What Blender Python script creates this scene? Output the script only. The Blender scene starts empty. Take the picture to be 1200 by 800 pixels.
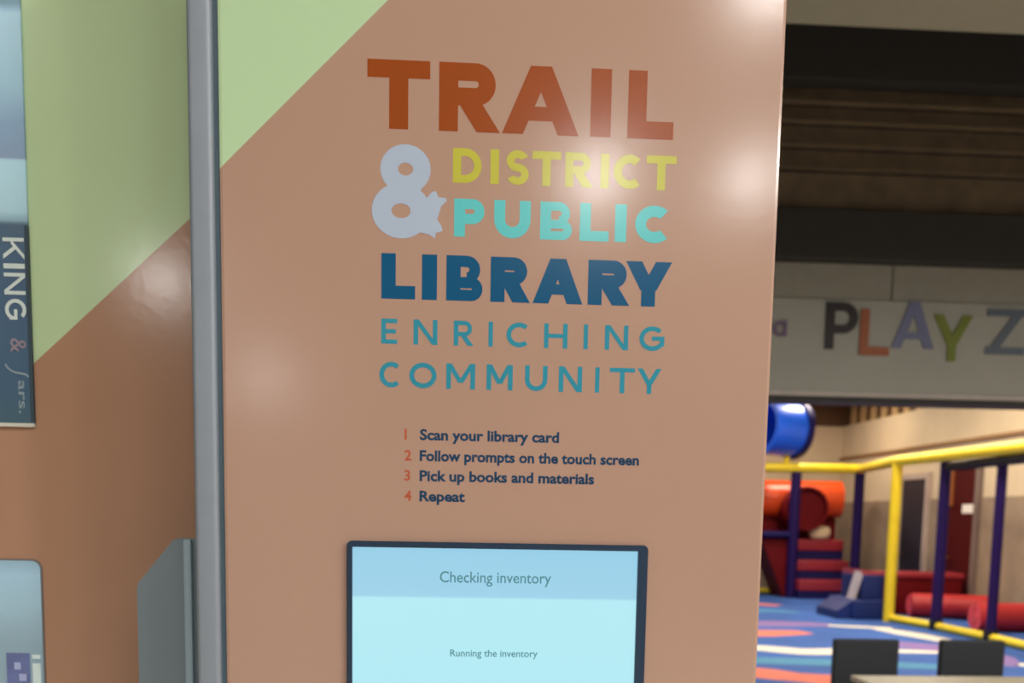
import bpy, bmesh, math, random
from mathutils import Vector, Matrix
random.seed(7)
scene = bpy.context.scene
COL = scene.collection

# ---------------------------------------------------------------- camera
# x runs along the kiosk front, y into the hall, z up; eye height 1.6 m
cam_d = bpy.data.cameras.new('camera')
cam_d.sensor_fit = 'HORIZONTAL'; cam_d.sensor_width = 36.0; cam_d.lens = 36.0
cam_d.shift_y = 0.2875
cam_d.clip_start = 0.02; cam_d.clip_end = 100
cam_d.dof.use_dof = True; cam_d.dof.focus_distance = 0.98; cam_d.dof.aperture_fstop = 7.5
cam = bpy.data.objects.new('camera', cam_d); COL.objects.link(cam)
YAW, PITCH, ROLL = 0.0588, math.atan(139/1200), 0.018
fwd = Vector((math.sin(YAW)*math.cos(PITCH), math.cos(YAW)*math.cos(PITCH), -math.sin(PITCH)))
r0 = Vector((math.cos(YAW), -math.sin(YAW), 0)); u0 = r0.cross(fwd)
rt = r0*math.cos(ROLL) + u0*math.sin(ROLL); up = u0*math.cos(ROLL) - r0*math.sin(ROLL)
M3 = Matrix((rt, up, -fwd)).transposed()
cam.matrix_world = Matrix.Translation((0, 0, 1.6)) @ M3.to_4x4()
scene.camera = cam

# ---------------------------------------------------------------- world, exposure
world = bpy.data.worlds.new('world'); scene.world = world; world.use_nodes = True
world.node_tree.nodes['Background'].inputs[0].default_value = (0.75, 0.82, 0.9, 1)
world.node_tree.nodes['Background'].inputs[1].default_value = 0.05
vs = scene.view_settings
vs.view_transform = 'Standard'; vs.look = 'None'; vs.gamma = 1.0; vs.use_curve_mapping = False
vs.exposure = 0.0

LOBBY_W = 64.0      # watts of one lobby downlight
LOBBY_C = (1.0, 0.98, 0.95)
PLAY_W = 78.0      # watts of one play room lamp
PLAY_C = (1.0, 0.86, 0.68)

# ---------------------------------------------------------------- materials
def lin(c):
    return tuple((v/255/12.92 if v/255 <= 0.04045 else ((v/255+0.055)/1.055)**2.4) for v in c)

MATS = {}
def mat(name, rgb, rough=0.5, metal=0.0, spec=0.5, var=0.06, scale=8.0, bump=0.0, bscale=60.0, emit=None, estr=0.0, coat=0.0):
    """procedural: base colour with gentle noise variation, optional fine relief"""
    if name in MATS: return MATS[name]
    m = bpy.data.materials.new(name); m.use_nodes = True
    nt = m.node_tree; b = nt.nodes['Principled BSDF']
    b.inputs['Roughness'].default_value = rough; b.inputs['Metallic'].default_value = metal
    b.inputs['Specular IOR Level'].default_value = spec
    b.inputs['Coat Weight'].default_value = coat
    c = lin(rgb)
    tc = nt.nodes.new('ShaderNodeTexCoord')
    nz = nt.nodes.new('ShaderNodeTexNoise'); nz.inputs['Scale'].default_value = scale
    nz.inputs['Detail'].default_value = 3
    nt.links.new(tc.outputs['Object'], nz.inputs['Vector'])
    rp = nt.nodes.new('ShaderNodeValToRGB')
    rp.color_ramp.elements[0].position = 0.3; rp.color_ramp.elements[1].position = 0.7
    rp.color_ramp.elements[0].color = tuple(max(0, v*(1-var)) for v in c)+(1,)
    rp.color_ramp.elements[1].color = tuple(min(1, v*(1+var)) for v in c)+(1,)
    nt.links.new(nz.outputs['Fac'], rp.inputs['Fac']); nt.links.new(rp.outputs['Color'], b.inputs['Base Color'])
    if bump:
        n2 = nt.nodes.new('ShaderNodeTexNoise'); n2.inputs['Scale'].default_value = bscale
        nt.links.new(tc.outputs['Object'], n2.inputs['Vector'])
        bp = nt.nodes.new('ShaderNodeBump'); bp.inputs['Strength'].default_value = bump; bp.inputs['Distance'].default_value = 0.002
        nt.links.new(n2.outputs['Fac'], bp.inputs['Height']); nt.links.new(bp.outputs['Normal'], b.inputs['Normal'])
    if emit:
        b.inputs['Emission Color'].default_value = lin(emit)+(1,); b.inputs['Emission Strength'].default_value = estr
    MATS[name] = m
    return m

def mat_split(name, low, high, slope, c0, rough, spec):
    """printed two-colour laminate: 'high' where z - slope*x > c0 (object space)"""
    m = mat(name, low, rough, spec=spec, var=0.02, scale=3.0, bump=0.03, bscale=90.0)
    nt = m.node_tree; b = nt.nodes['Principled BSDF']
    tc = nt.nodes.new('ShaderNodeTexCoord'); sx = nt.nodes.new('ShaderNodeSeparateXYZ')
    nt.links.new(tc.outputs['Object'], sx.inputs[0])
    mu = nt.nodes.new('ShaderNodeMath'); mu.operation = 'MULTIPLY'; mu.inputs[1].default_value = slope
    nt.links.new(sx.outputs['X'], mu.inputs[0])
    su = nt.nodes.new('ShaderNodeMath'); su.operation = 'SUBTRACT'
    nt.links.new(sx.outputs['Z'], su.inputs[0]); nt.links.new(mu.outputs[0], su.inputs[1])
    gt = nt.nodes.new('ShaderNodeMath'); gt.operation = 'GREATER_THAN'; gt.inputs[1].default_value = c0
    nt.links.new(su.outputs[0], gt.inputs[0])
    mx = nt.nodes.new('ShaderNodeMixRGB')
    src = b.inputs['Base Color'].links[0].from_socket
    nt.links.new(gt.outputs[0], mx.inputs[0]); nt.links.new(src, mx.inputs[1]); mx.inputs[2].default_value = lin(high)+(1,)
    nt.links.new(mx.outputs[0], b.inputs['Base Color'])
    return m

def mat_zramp(name, stops, z0, z1, rough=0.35, emit=0.0, noise=0.0):
    """flat face, screen picture or painted pane reflection whose colour runs with height (object space z0..z1)"""
    m = bpy.data.materials.new(name); m.use_nodes = True; nt = m.node_tree; b = nt.nodes['Principled BSDF']
    b.inputs['Roughness'].default_value = rough
    tc = nt.nodes.new('ShaderNodeTexCoord'); sx = nt.nodes.new('ShaderNodeSeparateXYZ')
    nt.links.new(tc.outputs['Object'], sx.inputs[0])
    mr = nt.nodes.new('ShaderNodeMapRange'); mr.inputs[1].default_value = z0; mr.inputs[2].default_value = z1
    nt.links.new(sx.outputs['Z'], mr.inputs[0])
    fac = mr.outputs[0]
    if noise:
        nz = nt.nodes.new('ShaderNodeTexNoise'); nz.inputs['Scale'].default_value = 9
        nt.links.new(tc.outputs['Object'], nz.inputs['Vector'])
        ma = nt.nodes.new('ShaderNodeMath'); ma.operation = 'MULTIPLY_ADD'; ma.inputs[1].default_value = noise
        nt.links.new(nz.outputs['Fac'], ma.inputs[0]); nt.links.new(fac, ma.inputs[2]); fac = ma.outputs[0]
    rp = nt.nodes.new('ShaderNodeValToRGB'); el = rp.color_ramp.elements
    while len(el) > 1: el.remove(el[0])
    el[0].position = stops[0][0]; el[0].color = lin(stops[0][1])+(1,)
    for p, c in stops[1:]:
        e = el.new(p); e.color = lin(c)+(1,)
    nt.links.new(fac, rp.inputs['Fac'])
    if emit:
        b.inputs['Base Color'].default_value = (0.02, 0.025, 0.03, 1)
        nt.links.new(rp.outputs['Color'], b.inputs['Emission Color']); b.inputs['Emission Strength'].default_value = emit
    else:
        nt.links.new(rp.outputs['Color'], b.inputs['Base Color'])
    return m

# ---------------------------------------------------------------- mesh helpers
def woff(o):
    v = Vector((0, 0, 0))
    while o: v += Vector(o.location); o = o.parent
    return v
class MB:
    def __init__(s): s.v = []; s.f = []; s.smooth = []
    def add(s, vs, fs, sm=False):
        o = len(s.v); s.v += [tuple(p) for p in vs]
        s.f += [tuple(i+o for i in f) for f in fs]; s.smooth += [sm]*len(fs); return s
    def box(s, x0, x1, y0, y1, z0, z1):
        v = [(x, y, z) for z in (z0, z1) for y in (y0, y1) for x in (x0, x1)]
        return s.add(v, [(0,2,3,1),(4,5,7,6),(0,1,5,4),(2,6,7,3),(0,4,6,2),(1,3,7,5)])
    def bbox(s, x0, x1, y0, y1, z0, z1, bev, seg=2):
        bm = bmesh.new(); bmesh.ops.create_cube(bm, size=1)
        for w in bm.verts:
            w.co = Vector(((x0+x1)/2+w.co.x*(x1-x0), (y0+y1)/2+w.co.y*(y1-y0), (z0+z1)/2+w.co.z*(z1-z0)))
        bmesh.ops.bevel(bm, geom=bm.edges[:], offset=bev, segments=seg, profile=0.6, affect='EDGES')
        bm.verts.index_update()
        s.add([w.co[:] for w in bm.verts], [[w.index for w in f.verts] for f in bm.faces], seg > 2)
        bm.free(); return s
    def tube(s, p0, p1, r0, r1=None, n=16, cap=True):
        p0 = Vector(p0); p1 = Vector(p1); r1 = r0 if r1 is None else r1
        d = (p1-p0).normalized(); a = d.orthogonal().normalized(); b = d.cross(a)
        ring = lambda p, r: [p+a*(r*math.cos(2*math.pi*i/n))+b*(r*math.sin(2*math.pi*i/n)) for i in range(n)]
        s.add(ring(p0, r0)+ring(p1, r1), [(i, (i+1) % n, n+(i+1) % n, n+i) for i in range(n)], True)
        if cap:
            s.add(ring(p0, r0), [tuple(range(n))[::-1]]); s.add(ring(p1, r1), [tuple(range(n))])
        return s
    def ring(s, p0, p1, ro, ri, n=28):
        """hollow tube with wall"""
        p0 = Vector(p0); p1 = Vector(p1); d = (p1-p0).normalized(); a = d.orthogonal().normalized(); b = d.cross(a)
        R = lambda p, r: [p+a*(r*math.cos(2*math.pi*i/n))+b*(r*math.sin(2*math.pi*i/n)) for i in range(n)]
        v = R(p0, ro)+R(p1, ro)+R(p0, ri)+R(p1, ri)
        q = lambda A, B, i: (A*n+i, A*n+(i+1) % n, B*n+(i+1) % n, B*n+i)
        for A, B in ((0, 1), (3, 2)): s.add(v, [q(A, B, i) for i in range(n)], True)
        for A, B in ((2, 0), (1, 3)): s.add(v, [q(A, B, i) for i in range(n)])
        return s
    def prism(s, pts, d):
        """planar outline extruded by vector d"""
        d = Vector(d); n = len(pts); v = [Vector(p) for p in pts]; v += [p+d for p in v]
        return s.add(v, [tuple(range(n)), tuple(range(2*n-1, n-1, -1))]+[(i, n+i, n+(i+1) % n, (i+1) % n) for i in range(n)])
    def build(s, name, m, parent=None, label=None):
        me = bpy.data.meshes.new(name)
        off = woff(parent)
        me.from_pydata([tuple(Vector(p)-off) for p in s.v], [], s.f); me.update()
        bm = bmesh.new(); bm.from_mesh(me)
        bmesh.ops.remove_doubles(bm, verts=bm.verts[:], dist=1e-6) if len(s.v) < 20000 else None
        bmesh.ops.recalc_face_normals(bm, faces=bm.faces[:]); bm.to_mesh(me); bm.free()
        if any(s.smooth):
            for p in me.polygons: p.use_smooth = len(p.vertices) == 4
            try: me.set_sharp_from_angle(angle=math.radians(40))
            except Exception: pass
        me.materials.append(m)
        o = bpy.data.objects.new(name, me); COL.objects.link(o)
        if parent: o.parent = parent
        if label: o['label'] = label
        return o

def thing(name, loc, label, cat, group=None):
    o = bpy.data.objects.new(name, None); COL.objects.link(o); o.location = loc
    o.matrix_world = Matrix.Translation(loc); o.empty_display_size = 0.1
    o['label'] = label; o['category'] = cat
    if group: o['group'] = group
    return o
def tag(o, label, cat, group=None):
    o['label'] = label; o['category'] = cat
    if group: o['group'] = group
    return o
def struct(o, label=None):
    o['kind'] = 'structure'
    if label: o['label'] = label
    return o
def copy_tree(o, parent=None):
    c = o.copy(); COL.objects.link(c); c.parent = parent
    for ch in list(o.children): copy_tree(ch, c)
    return c

# ---------------------------------------------------------------- lettering (flat print, drawn from strokes)
def arc(cx, cy, rx, ry, w, a0, a1, n=20):
    """elliptic band between outer radii and outer-w, as quads"""
    out = []
    for i in range(n):
        a = math.radians(a0+(a1-a0)*i/n); b = math.radians(a0+(a1-a0)*(i+1)/n)
        P = lambda t, k: (cx+(rx-k)*math.cos(t), cy+(ry-k)*math.sin(t))
        out.append([P(a, 0), P(b, 0), P(b, w), P(a, w)])
    return out
def rc(x0, y0, x1, y1): return [[(x0, y0), (x1, y0), (x1, y1), (x0, y1)]]
def dg(x0, y0, x1, y1, h):
    """slanted bar cut level at both ends; h = level width, x at its centre"""
    return [[(x0-h/2, y0), (x0+h/2, y0), (x1+h/2, y1), (x1-h/2, y1)]]
def glyph(ch, W, H, w):
    v = w*0.9; g = []
    if ch == 'I': return rc(0, 0, W, H)
    if ch == 'T': return rc(0, H-v, W, H)+rc(W/2-w/2, 0, W/2+w/2, H)
    if ch == 'L': return rc(0, 0, w, H)+rc(0, 0, W, v)
    if ch == 'E': return rc(0, 0, w, H)+rc(0, 0, W, v)+rc(0, H-v, W, H)+rc(0, H/2-v/2, W*0.92, H/2+v/2)
    if ch == 'H': return rc(0, 0, w, H)+rc(W-w, 0, W, H)+rc(0, H/2-v/2, W, H/2+v/2)
    if ch == 'N': return rc(0, 0, w, H)+rc(W-w, 0, W, H)+dg(w*0.6, H, W-w*0.6, 0, w*1.15)
    if ch == 'M': return rc(0, 0, w, H)+rc(W-w, 0, W, H)+dg(w*0.6, H, W/2, H*0.25, w*1.1)+dg(W-w*0.6, H, W/2, H*0.25, w*1.1)
    if ch == 'U':
        r = min(W/2, H*0.5); return rc(0, r, w, H)+rc(W-w, r, W, H)+arc(W/2, r, W/2, r, w, 180, 360)
    if ch == 'Y': return dg(w*0.58, H, W/2, H*0.36, w*1.15)+dg(W-w*0.58, H, W/2, H*0.36, w*1.15)+rc(W/2-w/2, 0, W/2+w/2, H*0.46)
    if ch == 'A':
        h = w*1.12; y0, y1 = H*0.20, H*0.20+v*0.8
        X = lambda y: (h/2)+(W/2-h/2)*y/H
        return dg(h/2, 0, W/2, H, h)+dg(W-h/2, 0, W/2, H, h)+[[(X(y0), y0), (W-X(y0), y0), (W-X(y1), y1), (X(y1), y1)]]
    if ch in 'PR':
        bh = H*0.62 if ch == 'R' else H*0.66; r = bh/2; rx = min(r, W*0.55)
        Wb = W*0.92 if ch == 'R' else W
        g = rc(0, 0, w, H)+rc(0, H-v, Wb-rx, H)+rc(0, H-bh, Wb-rx, H-bh+v)+arc(Wb-rx, H-r, rx, r, v, -90, 90)
        if ch == 'R': g += dg(W*0.44, H-bh+v*0.5, W-w*0.62, 0, w*1.24)
        return g
    if ch == 'B':
        b1 = H*0.53; b2 = H-b1+v*0.5; r1 = b1/2; r2 = b2/2; x1 = min(r1, W*0.5); x2 = min(r2, W*0.5); v2 = v*0.85
        g = rc(0, 0, w, H)+rc(0, 0, W-x1, v2)+rc(0, b1-v2, W-x1, b1)+arc(W-x1, r1, x1, r1, v2, -90, 90)
        W2 = W*0.93
        return g+rc(0, H-v2, W2-x2, H)+arc(W2-x2, H-r2, x2, r2, v2, -90, 90)
    if ch == 'D':
        rx = min(W*0.72, H/2); return rc(0, 0, w, H)+rc(0, 0, W-rx, v)+rc(0, H-v, W-rx, H)+arc(W-rx, H/2, rx, H/2, v, -90, 90)
    if ch == 'O': return arc(W/2, H/2, W/2, H/2, w, 0, 360, 36)
    if ch == 'C': return arc(W*0.54, H/2, W*0.54, H/2, w, 48, 312, 30)
    if ch == 'G': return arc(W*0.52, H/2, W*0.52, H/2, w, 45, 330, 30)+rc(W*0.5, H*0.42, W, H*0.42+v)+rc(W-w, H*0.2, W, H*0.5)
    if ch == 'S':
        r = H*0.25+v*0.25
        return arc(W/2, H-r, W/2, r, v, 25, 270, 24)+arc(W/2, r, W/2, r, v, -155, 90, 24)
    if ch == 'K': return rc(0, 0, w, H)+dg(w, H*0.38, W-w*0.6, H, w*1.25)+dg(W*0.42, H*0.6, W-w*0.6, 0, w*1.25)
    if ch == 'Z': return rc(0, 0, W, v)+rc(0, H-v, W, H)+dg(w*0.65, 0, W-w*0.65, H, w*1.3)
    if ch == 'a':
        return arc(W*0.5, H*0.5, W*0.5, H*0.5, w, 0, 360, 28)+rc(W-w, 0, W, H)
    return g
def letters(name, spec, z0, z1, w, y, m, parent, label=None, r=None):
    """spec: (char, x0, x1); each letter a little cushion-thin film 0.4 mm proud of the plane y"""
    mb = MB(); H = z1-z0
    for ch, x0, x1 in spec:
        for i, q in enumerate(glyph(ch, x1-x0, H, w*H)):
            n = len(q); y_ = y-i*2.5e-6; mb.add([(x0+a, y_, z0+b) for a, b in q], [tuple(range(n))])
    o = mb.build(name, m, parent, label)
    return o
def text(name, s, x0, x1, z, size, y, m, parent, bold=0.0, label=None, rot=0.0, thick=0.0):
    cu = bpy.data.curves.new(name, 'FONT'); cu.body = s; cu.size = size; cu.offset = bold; cu.extrude = thick
    cu.resolution_u = 3
    t = bpy.data.objects.new(name, cu); COL.objects.link(t)
    dg_ = bpy.context.evaluated_depsgraph_get(); me = bpy.data.meshes.new_from_object(t.evaluated_get(dg_))
    bpy.data.objects.remove(t); me.name = name
    xs = [p.co.x for p in me.vertices]; a, b = min(xs), max(xs)
    k = (x1-x0)/(b-a) if x1 is not None else 1.0
    off = woff(parent)
    for p in me.vertices:
        lx, ly = (p.co.x-a)*k, p.co.y
        if rot: p.co = Vector((x0+ly, y-p.co.z, z-lx))-off      # reading downwards
        else: p.co = Vector((x0+lx, y-p.co.z, z+ly))-off
    me.materials.clear(); me.materials.append(m)
    o = bpy.data.objects.new(name, me); COL.objects.link(o); o.parent = parent
    if label: o['label'] = label
    return o

# ================================================================ SETTING
m_lobbyfloor = mat('lobby_floor', (188, 180, 170), 0.6, var=0.1, scale=3)
m_carpet = mat('carpet_blue', (48, 92, 170), 0.9, var=0.18, scale=1.2, bump=0.3, bscale=40)
m_ceiling = mat('ceiling_paint', (148, 143, 122), 0.9, var=0.03)
m_void = mat('dark_roof', (48, 44, 40), 0.9)
m_wall = mat('lobby_wall', (205, 198, 188), 0.85, var=0.03)
m_beam = mat('black_beam', (52, 49, 46), 0.75)
m_plank = mat('brown_plank', (128, 110, 88), 0.65, var=0.18, scale=5)
m_header = mat('header_panel', (146, 142, 130), 0.7, var=0.04)
m_cream = mat('cream_wall', (212, 192, 160), 0.85, var=0.04, scale=2)
m_taupe = mat('taupe_wall', (150, 130, 108), 0.8, var=0.1, scale=3)
m_trimbr = mat('brown_trim', (150, 112, 72), 0.6)
m_slat = mat('tan_slat', (190, 156, 108), 0.6, var=0.1)
m_slatdark = mat('dark_wood', (92, 62, 34), 0.7, var=0.15)

struct(MB().box(-9, 10, -22, 8.9, -0.2, 0).build('floor', m_lobbyfloor))
fplay = struct(MB().box(-9, 10, 8.9, 25.5, -0.2, 0).build('floor_play', m_carpet), 'blue patterned play carpet with coral, white and mauve waves')
struct(MB().box(-9, 10, -22, 5.62, 4.2, 4.4).build('ceiling', m_ceiling))
struct(MB().box(-9, 10, 5.3, 9.6, 6.5, 6.7).build('ceiling_void', m_void))
struct(MB().box(-9, 10, 5.42, 5.62, 4.4, 6.5).build('trim_1', m_void))
struct(MB().box(-9.2, -9, -22, 25.5, 0, 6.5).build('wall_left', m_wall))
struct(MB().box(10, 10.2, -22, 9.2, 0, 6.5).build('wall_right', m_wall))
struct(MB().box(-9, 10, -22.2, -22, 0, 4.2).build('wall_rear', m_wall))

# header wall over the play room opening, y = 9
hdr = struct(MB().box(-9, 10, 9.08, 9.3, 2.70, 6.5).build('wall_header', m_beam), 'dark header wall with brown planks above the play room opening')
MB().bbox(-9, 10, 8.86, 9.09, 5.28, 6.45, 0.01).build('beam', m_beam, hdr)
MB().bbox(-9, 10, 8.86, 9.09, 3.835, 4.245, 0.01).build('beam', m_beam, hdr)
for z0, z1 in ((4.25, 4.588), (4.612, 4.775), (4.799, 4.967), (4.991, 5.122), (5.146, 5.275)):
    # each plank leans out a little at its foot
    MB().prism([(-9, 8.975, z0), (-9, 9.09, z0), (-9, 9.09, z1), (-9, 9.05, z1)], (19, 0, 0)).build('plank', m_plank, hdr)
for k in range(9):     # upper course of header panels with open joints
    x0 = 3.789+(k-5)*2.4
    MB().bbox(max(x0+0.006, -9), min(x0+2.394, 10), 9.0, 9.085, 3.532, 3.83, 0.003).build('header_panel', m_header, hdr)
MB().box(-9, 10, 8.98, 9.3, 2.66, 2.70).build('soffit_lip', m_beam, hdr)

# play room shell
side = struct(MB().box(9.31, 9.5, 9.3, 24.5, 2.1, 3.9).build('wall_side', m_cream), 'cream upper side wall of the play room')
struct(MB().box(9.30, 9.5, 9.3, 24.5, 0, 2.1).build('wall_side_lower', m_taupe))
struct(MB().box(-9, 9.5, 24.5, 24.7, 2.1, 3.9).build('wall_back', m_cream))
struct(MB().box(-9, 9.5, 24.49, 24.7, 0, 2.1).build('wall_back_lower', m_taupe))
struct(MB().box(-9, 9.7, 9.3, 25.2, 4.75, 4.9).build('ceiling_play', m_void))
upper = struct(MB().box(9.42, 9.5, 9.3, 24.5, 3.9, 4.75).build('wall_side_upper', m_slatdark), 'dark wood clerestory band with tan slats')
struct(MB().box(8.35, 9.42, 24.5, 24.7, 3.9, 4.75).build('wall_back_upper', m_slatdark))
struct(MB().box(-9, 8.35, 24.5, 24.7, 3.9, 4.75).build('trim_2', m_void))
for k in range(19):
    y = 24.1-0.58*k
    MB().bbox(9.375, 9.43, y-0.13, y+0.13, 3.9, 4.75, 0.01).build('slat', m_slat, upper)
struct(MB().bbox(9.26, 9.32, 9.3, 24.5, 3.10, 3.17, 0.01).build('trim_3', m_trimbr))

# doors on the side wall
m_doordark = mat('charcoal_door', (44, 42, 50), 0.5)
m_doorred = mat('maroon_door', (74, 8, 6), 0.6, spec=0.2)
m_frame = mat('pale_frame', (190, 170, 156), 0.5)
m_framegrey = mat('grey_frame', (124, 106, 98), 0.5)
m_brass = mat('brass', (150, 110, 50), 0.35, metal=0.9)
def door(name, y0, y1, z1, m, fm, label):
    d = struct(MB().bbox(9.25, 9.31, y0, y1, 0.0, z1, 0.006).build(name, m), label)
    fw = 0.12
    MB().box(9.22, 9.32, y0-fw, y0, 0, z1+fw).build('jamb', fm, d)
    MB().box(9.22, 9.32, y1, y1+fw, 0, z1+fw).build('jamb', fm, d)
    MB().box(9.22, 9.32, y0, y1, z1, z1+fw).build('door_head', fm, d)
    MB().tube((9.25, y1-0.12, 1.0), (9.18, y1-0.12, 1.0), 0.018).tube((9.18, y1-0.13, 1.0), (9.18, y1-0.28, 1.0), 0.014).build('door_handle', m_brass, d)
    return d
door('door_1', 19.78, 20.84, 2.5, m_doordark, m_frame, 'charcoal door with pale frame in the play room side wall')
d2 = door('door_2', 17.84, 18.82, 2.62, m_doorred, m_framegrey, 'maroon door with grey frame and small white notice')
MB().bbox(9.235, 9.252, 17.9, 18.28, 1.82, 1.98, 0.004).build('notice', mat('white_card', (250, 244, 232), 0.6, var=0.01), d2, 'small white notice')
MB().bbox(9.22, 9.3, 18.66, 18.8, 1.95, 2.62, 0.01).build('sidelight', mat('amber_wood', (150, 84, 30), 0.5), d2)

# woven shapes in the carpet: (outline of centre line, half width) as flat inlays
m_coral = mat('carpet_coral', (222, 122, 104), 0.9, var=0.1, bump=0.3, bscale=40)
m_white = mat('carpet_white', (226, 220, 208), 0.9, var=0.05, bump=0.3, bscale=40)
m_mauve = mat('carpet_mauve', (132, 108, 170), 0.9, var=0.1, bump=0.3, bscale=40)
m_teal = mat('carpet_teal', (72, 138, 178), 0.9, var=0.1, bump=0.3, bscale=40)
def inlay(name, pts, ws, m, z):
    mb = MB(); n = len(pts); L = []; N = 8
    # catmull-rom through the points
    path = []
    for i in range(n-1):
        p0 = Vector(pts[max(i-1, 0)]); p1 = Vector(pts[i]); p2 = Vector(pts[i+1]); p3 = Vector(pts[min(i+2, n-1)])
        for k in range(N):
            t = k/N
            path.append((0.5*((2*p1)+(p2-p0)*t+(2*p0-5*p1+4*p2-p3)*t*t+(3*p1-p0-3*p2+p3)*t**3), ws[i]+(ws[i+1]-ws[i])*t))
    path.append((Vector(pts[-1]), ws[-1]))
    v = []
    for i, (p, w) in enumerate(path):
        d = (path[min(i+1, len(path)-1)][0]-path[max(i-1, 0)][0]).normalized(); nrm = Vector((-d.y, d.x))
        a = p+nrm*w; b = p-nrm*w; v += [(a.x, a.y, z), (b.x, b.y, z)]
    mb.add(v, [(2*i, 2*i+1, 2*i+3, 2*i+2) for i in range(len(path)-1)])
    return mb.build(name, m, fplay)
INL = [
 ('carpet_wave', [(1.5, 10.4), (3.0, 10.7), (3.6, 10.35), (4.6, 9.9), (6.0, 9.7)], [.5, .42, .30, .5, .5], m_coral, .002),
 ('carpet_wave', [(2.5, 12.9), (3.8, 12.8), (4.4, 12.45), (5.0, 12.55), (5.6, 12.6), (6.2, 12.5)], [.26, .27, .30, .25, .2, .12], m_white, .003),
 ('carpet_wave', [(2.0, 11.7), (3.6, 11.6), (4.8, 11.4), (5.6, 11.2)], [.2, .28, .3, .2], m_teal, .002),
 ('carpet_wave', [(3.4, 14.3), (4.4, 14.5), (5.2, 14.7)], [.3, .42, .2], m_coral, .002),
 ('carpet_wave', [(4.2, 15.75), (5.2, 15.9), (6.0, 15.8)], [.4, .45, .2], m_mauve, .002),
 ('carpet_wave', [(5.9, 15.7), (6.4, 15.5), (6.8, 15.4)], [.12, .16, .1], m_white, .003),
 ('carpet_wave', [(6.55, 15.3), (6.72, 14.6), (6.85, 13.8), (6.9, 13.0)], [.14, .24, .18, .12], m_white, .004),
 ('carpet_wave', [(5.6, 13.6), (6.3, 13.0), (6.5, 12.2), (6.2, 11.4)], [.3, .42, .4, .3], m_mauve, .002),
 ('carpet_wave', [(4.6, 17.9), (5.6, 18.3), (6.2, 17.9)], [.3, .3, .1], m_teal, .002),
 ('carpet_wave', [(4.0, 20.2), (5.4, 20.0), (6.3, 19.4)], [.3, .3, .2], m_coral, .002),
 ('carpet_wave', [(6.6, 11.5), (7.1, 11.1), (7.8, 11.0)], [.12, .25, .3], m_white, .002),
 ('carpet_wave', [(0.0, 14.0), (1.2, 15.5), (0.5, 17.5)], [.4, .6, .4], m_coral, .002),
 ('carpet_wave', [(-2.5, 11.5), (-1.0, 13.0), (-2.0, 16.0)], [.3, .4, .3], m_white, .003),
]
for a in INL: inlay(*a)

# ================================================================ LIBRARY KIOSK
YF = 1.198
m_alu = mat('brushed_aluminium', (134, 142, 152), 0.5, metal=0.2, var=0.03, scale=20)
m_gap = mat('blue_grey_gasket', (72, 92, 104), 0.5)
m_bodygrey = mat('kiosk_body_grey', (70, 72, 76), 0.5)
kiosk = thing('library_kiosk', (0.036, 1.6, 0), 'salmon and pale green library lending kiosk with touch screen and printed lettering', 'kiosk')
KX = 0.036
m_lam = mat_split('kiosk_laminate', (172, 139, 121), (180, 208, 165), 0.993, 2.236+0.993*KX, 0.155, 0.5)
MB().bbox(-0.29, 0.366, YF+0.03, 2.0, 0.03, 2.42, 0.004).build('body', m_bodygrey, kiosk)
MB().bbox(-0.2625, 0.366, YF, YF+0.045, 0.10, 2.40, 0.004, 2).build('front_panel', m_lam, kiosk, 'glossy salmon front panel with pale green corner')
MB().bbox(-0.2700, -0.2600, YF+0.004, YF+0.05, 0.10, 2.40, 0.001).build('gasket', m_gap, kiosk)
MB().bbox(-0.2950, -0.2680, YF-0.004, YF+0.27, 0.05, 2.42, 0.006, 3).build('edge_trim', m_alu, kiosk, 'grey aluminium edge trim')
MB().bbox(-0.29, 0.366, YF+0.02, 2.0, 0.0, 0.12, 0.004).build('plinth', m_beam, kiosk)
# folded side guard with a clipped corner on the left flank
gy = YF+0.10
m_guard = mat('guard_grey', (120, 134, 142), 0.5, metal=0.2, var=0.02)
gx0, gx1 = -0.3925, -0.2935
gd = [(gx0, gy, 0.75), (gx1, gy, 0.75), (gx1, gy, 1.567), (-0.340, gy, 1.567), (-0.347, gy, 1.5645)]
gd += [(gx0+0.006, gy, 1.516), (gx0+0.0015, gy, 1.511), (gx0, gy, 1.504)]
gu = MB().prism(gd, (0, 0.004, 0)).build('side_guard', m_guard, kiosk, 'grey folded metal side guard with clipped corner')
MB().bbox(-0.3335, -0.3235, gy-0.008, gy+0.002, 0.75, 1.566, 0.003).build('fold', mat('guard_light', (160, 182, 194), 0.35, metal=0.2, var=0.02), gu)

# touch screen
sx0, sx1, sz1, sz0 = -0.1223, 0.2285, 1.570, 1.262
m_bez = mat('navy_bezel', (22, 46, 70), 0.35, var=0.03)
def rrect(x0, x1, z0, z1, r, y, n=6):
    pts = []
    for cx, cz, a0 in ((x1-r, z1-r, 0), (x0+r, z1-r, 90), (x0+r, z0+r, 180), (x1-r, z0+r, 270)):
        for i in range(n+1):
            a = math.radians(a0+90*i/n); pts.append((cx+r*math.cos(a), y, cz+r*math.sin(a)))
    return pts
scr = MB()
rings = [rrect(sx0, sx1, sz0, sz1, .006, YF+.001), rrect(sx0, sx1, sz0, sz1, .006, YF-.005), rrect(sx0+.001, sx1-.001, sz0+.001, sz1-.001, .005, YF-.006),
         rrect(sx0+.0062, sx1-.0118, sz0+.01, sz1-.007, .001, YF-.006), rrect(sx0+.0062, sx1-.0118, sz0+.01, sz1-.007, .001, YF+.001)]
nr = len(rings[0]); scr.add(sum(rings, []), [(k*nr+i, k*nr+(i+1) % nr, (k+1)*nr+(i+1) % nr, (k+1)*nr+i) for k in range(4) for i in range(nr)])
scrn = scr.build('touch_screen', m_bez, kiosk, 'navy framed touch screen showing a pale blue page')
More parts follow.
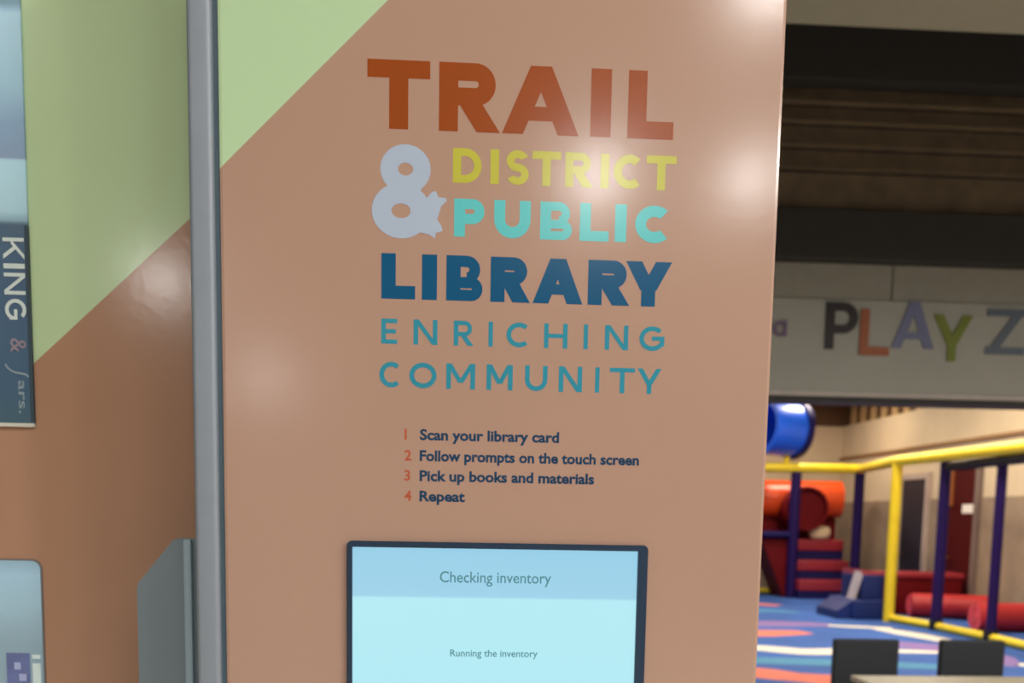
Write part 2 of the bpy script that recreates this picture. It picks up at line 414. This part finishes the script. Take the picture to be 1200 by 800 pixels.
m_page = mat_zramp('screen_page', [(0.0, (168, 222, 232)), (0.5, (180, 238, 248)), (0.786, (184, 239, 249)), (0.796, (160, 214, 238)), (1.0, (152, 210, 236))], 1.262, 1.57, 0.25, 0.93)
MB().box(sx0+0.004, sx1-0.008, YF-0.0015, YF+0.002, sz0+0.006, sz1-0.005).build('display', m_page, scrn)
m_scrtxt = mat('screen_text', (70, 130, 145), 0.6)
text('lettering', 'Checking inventory', -0.015, 0.115, 1.5235, 0.0185, YF-0.0021, m_scrtxt, kiosk, 0.0001, 'thin grey teal Checking inventory text')
text('lettering', 'Running the inventory', -0.002, 0.101, 1.4365, 0.0118, YF-0.0021, m_scrtxt, kiosk, 0.0001, 'tiny Running the inventory text')

# printed words
yl = YF-0.0002
def ink(n, c): return mat('ink_'+n, c, 0.17, var=0.02, spec=0.5)
letters('lettering', [('T', -.1, -.031), ('R', -.021, .047), ('A', .049, .135), ('I', .148, .171), ('L', .190, .242)], 2.0250, 2.0975, .29, yl, ink('rust', (146, 68, 20)), kiosk, 'rust brown TRAIL lettering')
letters('lettering', [('D', -.005, .027), ('I', .037, .0465), ('S', .055, .080), ('T', .084, .116), ('R', .121, .152), ('I', .161, .1705), ('C', .176, .209), ('T', .213, .247)], 1.9705, 2.0075, .25, yl, ink('lime', (184, 180, 66)), kiosk, 'lime DISTRICT lettering')
letters('lettering', [('P', -.003, .031), ('U', .042, .083), ('B', .094, .130), ('L', .139, .172), ('I', .179, .192), ('C', .202, .243)], 1.9125, 1.9535, .30, yl, ink('aqua', (92, 190, 192)), kiosk, 'aqua PUBLIC lettering')
letters('lettering', [('L', -.084, -.046), ('I', -.0385, -.0215), ('B', -.011, .030), ('R', .039, .084), ('A', .087, .144), ('R', .150, .198), ('Y', .193, .246)], 1.8425, 1.8920, .325, yl, ink('navy', (8, 80, 120)), kiosk, 'navy LIBRARY lettering')
letters('lettering', [('E', -.084, -.066), ('N', -.0475, -.0205), ('R', -.002, .0205), ('I', .0375, .0425), ('C', .058, .085), ('H', .101, .128), ('I', .1465, .1515), ('N', .171, .198), ('G', .211, .240)], 1.7930, 1.8205, .19, yl, ink('teal', (48, 136, 158)), kiosk, 'teal ENRICHING lettering')
letters('lettering', [('C', -.086, -.061), ('O', -.052, -.021), ('M', -.010, .023), ('M', .036, .066), ('U', .080, .106), ('N', .119, .146), ('I', .161, .166), ('T', .178, .207), ('Y', .210, .238)], 1.7445, 1.7730, .19, yl, ink('teal', (48, 136, 158)), kiosk, 'teal COMMUNITY lettering')
# ampersand, in units of 1/1200 of the lettering sheet
def amp():
    k = 0.0000157*10.0
    P = lambda x, y: (-.0992+x*k, 2.0182-y*k)
    qs = []
    qs += [[P(*p) for p in q] for q in arc(265, 225, 178, 168, 125, 0, 360, 40)]
    qs += [[P(*p) for p in q] for q in arc(235, 510, 208, 190, 140, 0, 360, 40)]
    qs += [[P(330, 430), P(405, 430), P(455, 372), P(482, 368), P(500, 408), P(552, 412), P(560, 430), P(520, 470), P(492, 560), P(400, 640), P(330, 560)]]
    qs += [[P(300, 330), P(400, 440), P(520, 600), P(532, 640), P(482, 655), P(478, 694), P(440, 668), P(380, 655), P(300, 670), P(300, 560)]]
    qs += [[P(130, 300), P(400, 330), P(330, 420), P(150, 400)]]
    mb = MB()
    for i, q in enumerate(qs): mb.add([(a, yl-i*2.5e-6, b) for a, b in q], [tuple(range(len(q)))])
    return mb.build('lettering', ink('pale_blue', (168, 182, 202)), kiosk, 'pale blue ampersand')
amp()
m_list = ink('list', (28, 62, 92)); m_num = ink('number', (176, 88, 62))
for n, s, x1, z in (('1', 'Scan your library card', .121, 1.6868), ('2', 'Follow prompts on the touch screen', .215, 1.6630), ('3', 'Pick up books and materials', .163, 1.6402), ('4', 'Repeat', .013, 1.6170)):
    text('lettering', s, -.0395, x1, z, .0165, yl, m_list, kiosk, .00055)
    text('lettering', n, -.0570, None, z, .0165, yl, m_num, kiosk, .0004)

# ================================================================ BOOK CABINET beside it
YC = 1.448
cab = thing('book_cabinet', (-0.9, 1.75, 0), 'tall salmon and sage green book cabinet standing beside the kiosk', 'cabinet')
m_cablam = mat_split('cabinet_laminate', (176, 135, 109), (194, 218, 172), 0.925, 2.319-0.925*0.9, 0.14, 0.5)
MB().bbox(-1.75, -0.2951, YC+0.02, 2.1, 0.03, 2.55, 0.004).build('body', m_bodygrey, cab)
MB().bbox(-1.75, -0.2951, YC, YC+0.03, 0.10, 2.55, 0.003).build('front_panel', m_cablam, cab)
MB().bbox(-1.75, -0.2951, YC+0.03, 2.1, 0.0, 0.1, 0.004).build('plinth', m_beam, cab)
# lower viewing window with rounded corners
wx0, wx1, wz0, wz1 = -1.25, -0.567, 0.95, 1.529
win = MB().prism(rrect(wx0-.002, wx1+.002, wz0-.002, wz1+.002, .013, YC-0.002), (0, .004, 0)).build('viewing_window', mat('window_rim', (120, 112, 110), 0.4), cab, 'pale blue viewing window with rounded corners')
m_pane = mat_zramp('pane_painted_reflection', [(0.0, (120, 150, 165)), (0.80, (150, 178, 194)), (0.90, (170, 206, 226)), (0.965, (174, 212, 236)), (1.0, (156, 192, 214))], wz0, wz1, 0.12)  # opaque pane, its reflection painted in as a colour gradient
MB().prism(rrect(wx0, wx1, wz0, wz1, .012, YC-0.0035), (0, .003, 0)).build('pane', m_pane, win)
lbl = MB().bbox(-0.6165, -0.5850, YC-0.0045, YC-0.003, 1.325, 1.401, 0.0004).build('sticker', mat('violet_sticker', (104, 116, 166), 0.4, var=0.1, scale=60), cab, 'violet sticker')
MB().bbox(-0.5815, -0.5705, YC-0.0045, YC-0.003, 1.393, 1.399, 0.0004).bbox(-0.5815, -0.5705, YC-0.0045, YC-0.003, 1.345, 1.387, 0.0004).build('sticker', mat('white_sticker', (214, 232, 232), 0.4, var=0.05, scale=60), cab, 'white sticker')
MB().bbox(-0.606, -0.597, YC-0.005, YC-0.0044, 1.378, 1.388, 0.0003).bbox(-0.600, -0.590, YC-0.005, YC-0.0044, 1.362, 1.372, 0.0003).bbox(-0.606, -0.597, YC-0.005, YC-0.0044, 1.346, 1.356, 0.0003).build('sticker_print', mat('pale_violet', (170, 180, 220), 0.5), cab)

# tall book poster on the cabinet
pos = thing('book_poster', (-0.8, 1.445, 1.714), 'tall blue book poster with white KING lettering on the cabinet front', 'poster')
Z0 = 1.714
m_bands = mat_zramp('poster_bands', [(0.0, (66, 96, 112)), (0.06, (62, 94, 122)), (0.3, (66, 94, 124)), (0.358, (72, 98, 120)), (0.362, (134, 170, 190)), (0.38, (176, 216, 230)), (0.468, (186, 230, 248)), (0.472, (138, 164, 194)), (0.53, (140, 174, 206)), (0.60, (168, 210, 232)), (0.72, (190, 232, 255)), (0.72, (184, 228, 255)), (0.735, (134, 172, 196)), (1.0, (140, 180, 205))], 0.0, 0.726, 0.4)  # sheet colour in blue and grey-blue bands by height
MB().bbox(-1.05, -0.567, YC-0.005, YC-0.0001, 1.714, 2.44, 0.0008).build('sheet', m_bands, pos)
MB().bbox(-1.05, -0.567, YC-0.006, YC-0.0001, 1.7095, 1.7145, 0.0008).build('bottom_edge', mat('paper_edge', (206, 204, 190), 0.6), pos)
MB().bbox(-0.5715, -0.5668, YC-0.0056, YC, 1.716, 1.972, 0.0005).build('side_edge', mat('dark_edge', (48, 66, 76), 0.5), pos)
# KING reads downwards
m_kw = mat('poster_white', (206, 220, 216), 0.5, var=0.04)
mb = MB(); zc = 1.9555
for ch, Wd in (('K', .0275), ('I', .0065), ('N', .028), ('G', .027)):
    for i, q in enumerate(glyph(ch, Wd, .0275, .0048)):
        mb.add([(-0.5995+b, YC-0.0062-i*6e-6, zc-a) for a, b in q], [tuple(range(len(q)))])
    zc -= Wd+.0055
mb.build('lettering', m_kw, pos, 'white KING lettering reading downwards')
text('lettering', '&', -0.594, None, 1.826, .030, YC-0.0062, mat('poster_pink', (140, 128, 140), 0.5), pos, .0002, 'dull pink ampersand', rot=1)
def ribbon_down(pts, w, name, m):
    v = []
    for i, p in enumerate(pts):
        a = Vector(pts[max(i-1, 0)]); b = Vector(pts[min(i+1, len(pts)-1)]); d = (b-a).normalized(); n = Vector((-d.y, d.x))*w
        v += [(p[0]+n.x, YC-0.0062, p[1]+n.y), (p[0]-n.x, YC-0.0062, p[1]-n.y)]
    return MB().add(v, [(2*i, 2*i+1, 2*i+3, 2*i+2) for i in range(len(pts)-1)]).build(name, m, pos)
m_kg = mat('poster_grey', (132, 152, 160), 0.5)
ribbon_down([(-.602, 1.792), (-.599, 1.787), (-.594, 1.783), (-.588, 1.781), (-.582, 1.780), (-.576, 1.779), (-.572, 1.776)], .0013, 'lettering', m_kg)
text('lettering', 'ars.', -0.586, -0.586+.044, 1.771, .0165, YC-0.0062, m_kg, pos, .0002, rot=1)

# ================================================================ PLAY ZONE SIGN
sign = thing('play_zone_sign', (0.5, 9.05, 2.70), 'long pale grey PLAY ZONE sign board with coloured letters on the header wall', 'sign')
MB().bbox(-6.4, 7.4, 8.985, 9.085, 2.735, 3.528, 0.006).build('sign_board', mat('sign_grey', (158, 156, 146), 0.6, var=0.03, scale=2), sign)
MB().bbox(-6.4, 7.4, 8.975, 9.085, 2.702, 2.745, 0.006).build('bottom_strip', mat('sign_strip', (176, 166, 156), 0.5), sign)
def sign_letter(ch, x0, x1, z0, z1, c, w=.17):
    mb = MB(); H = z1-z0
    for i, q in enumerate(glyph(ch, x1-x0, H, w*H)):
        mb.prism([(x0+a, 8.967-i*1e-4, z0+b) for a, b in q], (0, .02, 0))
    return mb.build('letter', mat('sign_'+str(c), c, 0.5, var=0.03), sign)
ox = 0.529
sign_letter('P', 2.667+ox+.01, 2.962+ox, 3.104, 3.500, (32, 20, 20), .2)
sign_letter('L', 2.985+ox, 3.25+ox, 3.061, 3.452, (150, 80, 40), .2)
sign_letter('A', 3.271+ox, 3.649+ox, 3.130, 3.532-.006, (104, 108, 138), .19)
sign_letter('Y', 3.637+ox, 3.987+ox, 3.029, 3.420, (108, 118, 26), .19)
sign_letter('Z', 4.116+ox, 4.469+ox, 3.100, 3.484, (88, 98, 110), .17)
sign_letter('O', 4.60+ox, 4.99+ox, 3.06, 3.46, (46, 30, 28), .18)
sign_letter('N', 5.06+ox, 5.40+ox, 3.12, 3.51, (168, 90, 44), .17)
sign_letter('E', 5.48+ox, 5.75+ox, 3.05, 3.44, (122, 132, 30), .17)
sign_letter('a', 2.215+ox, 2.335+ox, 3.200, 3.330, (104, 84, 112), .22)

# ================================================================ PLAY FRAME
m_yel = mat('yellow_vinyl', (255, 222, 44), 0.4, var=0.05)
m_pur = mat('purple_pad', (34, 10, 80), 0.6, spec=0.25, var=0.08)
m_redr = mat('roll_red', (186, 38, 42), 0.45, var=0.06)
m_red = mat('red_vinyl', (150, 36, 48), 0.45, var=0.06)
m_mar = mat('maroon_vinyl', (104, 5, 14), 0.6, spec=0.2, var=0.08)
m_navy = mat('navy_vinyl', (24, 20, 82), 0.6, spec=0.25, var=0.06)
m_blue = mat('blue_plastic', (34, 100, 240), 0.35, var=0.04)
m_bluev = mat('blue_vinyl', (28, 66, 150), 0.45, var=0.06)
m_org = mat('orange_plastic', (236, 84, 30), 0.35, var=0.05)
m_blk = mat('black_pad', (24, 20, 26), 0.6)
fr = thing('play_structure', (7.4, 17.5, 0), 'indoor climbing frame with yellow rails, purple posts, red steps and tubes', 'play frame')
Q0 = (7.20, 16.476); P1 = (7.40, 15.22); P2 = (7.46, 13.72); P3 = (8.55, 21.4); P4 = (7.22, 21.5)
MB().tube((*Q0, 0), (*Q0, 2.60), .085).build('corner_post', m_yel, fr, 'yellow corner post')
for p, r, h in ((P1, .082, 2.62), (P2, .070, 2.62), ((7.40, 11.6), .07, 2.6), (P3, .105, 2.72), (P4, .11, 2.70), ((6.0, 21.5), .10, 2.70)):
    MB().tube((*p, 0), (*p, h), r).build('post', m_pur, fr)
MB().tube((7.40, 11.4, 2.625), (*Q0, 2.62), .085).build('top_rail', m_yel, fr)
MB().tube((*Q0, 2.62), (*P3, 2.74), .085, .095).build('top_rail', m_yel, fr)
MB().tube((*P3, 2.74), (5.9, 21.5, 2.74), .10).build('top_rail', m_yel, fr)
MB().tube((7.40, 11.4, 2.49), (P1[0], P1[1], 2.47), .07).build('dark_under_bar', m_blk, fr)  # dark bar filling the black band below the top rail
MB().tube((7.40, 11.4, .065), (*P2, .065), .06).build('base_rail', m_yel, fr)
MB().tube((*P2, .065), (*P1, .065), .06).build('base_rail', m_yel, fr)
MB().tube((*P1, .065), (*Q0, .065), .06).build('base_rail', m_yel, fr)
MB().tube((6.6, 23.0, .07), (7.40, 22.25, .07), .06).tube((7.40, 22.25, .07), (*P4, .07), .05).build('base_rail', m_yel, fr)
for p in (P1, P2, (7.40, 11.6)): MB().tube((*p, 0), (*p, .16), .10).build('post_foot', m_blk, fr)
# steps
for i, (z0, z1, y) in enumerate(((0.17, 0.40, 21.15), (0.58, 0.80, 21.5), (1.00, 1.24, 21.85))):
    stp = MB().bbox(7.28, 8.46, y, 22.6, z0, z1, .03, 3).build('step', m_red, fr)
    MB().bbox(7.28, 8.46, y+.03, 22.6, z0-.20 if i else 0.0, z0+.01, .01).build('step_band', m_navy, stp)
# slanting maroon side of the steps
MB().prism([(6.55, 21.6, 1.28), (7.22, 21.6, 1.28), (7.22, 21.6, 0.0), (7.10, 21.6, 0.0)], (0, .9, 0)).build('side_ramp', m_mar, fr)
MB().tube((5.9, 21.5, 1.34), (P4[0], P4[1], 1.34), .07).build('cross_bar', m_navy, fr)
MB().bbox(5.9, 8.5, 22.5, 22.62, 1.2, 1.95, .01).build('deck_panel', m_mar, fr)
MB().tube((6.0, 22.6, 2.12), (8.52, 22.4, 2.12), .40, n=32).build('crawl_tube', m_org, fr, 'orange crawl tube')
MB().ring((7.58, 21.75, 1.90), (7.58, 22.5, 1.90), .47, .42, 36).tube((7.58, 21.86, 1.90), (7.58, 22.4, 1.90), .43, n=36).build('tube_mouth', m_mar, fr, 'dark red round tube mouth')
# blue tube on top of the back rail, open at its near left end
bt = MB().ring((6.42, 21.32, 3.56), (7.12, 21.55, 3.52), .55, .50, 36).build('roof_tube', m_blue, fr, 'bright blue open tube on the roof')
MB().ring((6.38, 21.307, 3.562), (6.50, 21.346, 3.555), .575, .48, 36).build('rim', m_blue, bt)
MB().tube((7.10, 21.54, 3.52), (7.22, 21.58, 3.513), .60, n=36).build('end_cap', m_navy, bt)
MB().tube((6.98, 21.45, 2.78), (6.98, 21.45, 3.06), .06).build('bracket', m_yel, fr)

cu = MB(); bmx = bmesh.new(); bmesh.ops.create_uvsphere(bmx, u_segments=20, v_segments=12, radius=1)
for w in bmx.verts:
    c = w.co
    sg = lambda t, e: math.copysign(abs(t)**e, t)
    w.co = Vector((7.96+.23*sg(c.x, .7), 22.0+.14*sg(c.y, .7), 1.389+.147*sg(c.z, .7)))
bmx.verts.index_update()
cu.add([w.co[:] for w in bmx.verts], [[w.index for w in f.verts] for f in bmx.faces], True); bmx.free()
tag(cu.build('foam_cushion', mat('beige_foam', (226, 200, 160), 0.7)), 'beige foam cushion lying on the top red step', 'cushion')

# foam slide block by the corner post
sl = thing('foam_block', (6.75, 17.0, 0), 'blue foam climbing block with red top pad and white edge near yellow post', 'foam block')
m_deep = mat('deep_blue_vinyl', (18, 42, 108), 0.45, var=0.06)
MB().bbox(6.70, 7.24, 16.75, 17.9, 0, .33, .03, 3).build('base_block', m_deep, sl)
MB().prism([(6.70, 16.80, .0), (6.46, 16.80, .0), (6.46, 16.80, .14), (6.70, 16.80, .31)], (0, 1.0, 0)).build('nose_wedge', m_deep, sl)
MB().bbox(6.92, 7.30, 16.95, 17.9, .32, .74, .03, 3).build('upper_block', m_deep, sl)
MB().prism([(6.93, 17.0, .73), (7.30, 17.0, .68), (7.30, 17.0, .76), (6.93, 17.0, .83)], (0, .9, 0)).build('top_pad', mat('rose_vinyl', (170, 64, 78), 0.5), sl)
MB().prism([(6.76, 16.97, .33), (6.82, 16.97, .33), (6.93, 16.97, .72), (6.89, 16.97, .80)], (0, .25, 0)).build('edge_strip', mat('white_vinyl', (190, 182, 190), 0.45), sl)

# long low foam wall in front of the doors
fw = thing('foam_bench', (8.3, 18.2, 0), 'long low red foam bench in front of the doors', 'foam bench')
MB().bbox(7.45, 9.12, 17.85, 18.4, 0, .64, .03, 3).build('bench_body', m_mar, fw)
MB().bbox(7.43, 9.14, 17.82, 18.42, .635, .75, .04, 3).build('bench_top', m_red, fw)
# red foam rolls on the floor
m_rose = mat('roll_end', (250, 92, 106), 0.45, var=0.04)
def roll(x0, x1, y, r, dy, label):
    t = thing('foam_roll', (x0, y, 0), label, 'foam roll', 'red foam rolls behind the yellow base rail')
    MB().tube((x0, y, r), (x1, y+dy, r), r, n=28).build('roll_body', m_redr, t)
    MB().ring((x0-.014, y, r), (x0+.01, y, r), r*.92, r*.52, 28).tube((x0-.02, y, r), (x0+.01, y, r), r*.45, n=20).build('roll_end', m_rose, t)
roll(7.98, 9.20, 17.35, .21, -.45, 'red foam roll lying between the foam bench and the other roll')
roll(7.98, 9.22, 15.15, .22, -.1, 'red foam roll lying beside the yellow base rail')

# ================================================================ TABLE AND CHAIRS
m_chair = mat('charcoal_plastic', (29, 31, 37), 0.7, var=0.05)
m_steel = mat('chair_steel', (60, 62, 66), 0.35, metal=0.8)
m_top = mat('beige_tabletop', (176, 165, 140), 0.4, var=0.05)
tb = thing('table', (3.3, 5.1, 0), 'beige topped table with metal legs before two black chairs', 'table')
MB().bbox(2.27, 4.35, 4.55, 5.655, .71, .742, .008, 3).build('table_top', m_top, tb)
MB().box(2.37, 4.25, 4.65, 5.55, .65, .71).build('apron', m_steel, tb)
for x in (2.36, 4.26):
    for y in (4.64, 5.56): MB().tube((x, y, 0), (x, y, .70), .022).build('leg', m_steel, tb)
ch = thing('chair', (0, 0, 0), 'black chair with solid square back standing at the corner of the beige table', 'chair', 'black chairs behind the table')
w = .214
MB().bbox(-w, w, -.025, .03, .50, .862, .018, 3).build('backrest', m_chair, ch)
MB().bbox(-w, w, -.43, .02, .425, .47, .018, 3).build('seat', m_chair, ch)
for sx in (-1, 1):
    MB().tube((sx*.19, .0, .02), (sx*.19, .035, .80), .012).build('rear_leg', m_steel, ch)
    MB().tube((sx*.19, -.40, 0), (sx*.19, -.38, .43), .012).build('front_leg', m_steel, ch)
    MB().tube((sx*.19, -.38, .40), (sx*.19, .015, .40), .010).build('side_rail', m_steel, ch)
ch2 = copy_tree(ch)
ch.location = (2.668, 6.42, 0)
ch2.location = (3.372, 6.42, 0); ch2['label'] = 'black chair with solid square back standing along the middle of the beige table'

# ================================================================ LAMPS
m_lens = mat('lamp_lens', (255, 250, 240), 0.5, emit=(255, 247, 232), estr=6.0)
m_ring = mat('lamp_ring', (225, 225, 222), 0.4)
def downlight(x, y, z, r, watts, col, label, group, hang=0.0):
    t = thing('ceiling_lamp', (x, y, z), label, 'lamp', group)
    MB().ring((x, y, z-.03), (x, y, z+.002), r*1.22, r, 32).build('trim_ring', m_ring, t)
    MB().tube((x, y, z-.012), (x, y, z+.001), r*1.01, n=32).build('lens', m_lens, t)
    d = bpy.data.lights.new('lamp_light', 'AREA'); d.shape = 'DISK'; d.size = 2*r*.96
    d.energy = watts; d.color = col
    o = bpy.data.objects.new('lamp_light', d); COL.objects.link(o); o.parent = t; o.location = (0, 0, -.02)
    return t
LL = 'round white lobby ceiling downlight out of view, one of a set with added fill lamps'  # unseen lamps: some follow the panel highlights, the others added for general fill
for x, y, k in ((1.06, -5.66, .9), (2.21, -5.57, .72), (3.5, -5.65, 1), (4.9, -5.65, 1), (-3.63, -17.83, 4.2), (-3.29, -9.17, 1.5), (1.49, -2.7, .4), (3.4, -3.09, 1.2), (5.4, -3.09, 1.3),
             (0.3, -1.2, 0.45), (2.4, -1.2, 1.25), (4.5, -1.2, 1.4), (3.2, 1.6, .9), (6.0, 1.6, .9), (2.0, 4.6, .8), (4.6, 4.6, .8), (7.2, 4.6, .8), (-1.0, 4.6, .8), (-2.6, -2.6, .6), (-5.0, -5.6, .5), (7.4, -3.09, 1.3)):
    downlight(x, y, 4.2, .13, LOBBY_W*k, LOBBY_C, LL, 'lobby downlights')
PL = 'round warm downlight in the dark play room ceiling'
for x, y in ((3.0, 12.0), (6.2, 12.0), (3.4, 15.5), (6.6, 15.2), (3.6, 19.5), (6.6, 18.8), (5.2, 22.6), (7.6, 21.5), (7.5, 16.6), (7.6, 12.5)):
    downlight(x, y, 4.75, .2, PLAY_W*(1.9 if y < 13 and x < 7 else 1.0), PLAY_C, PL, 'play room downlights')
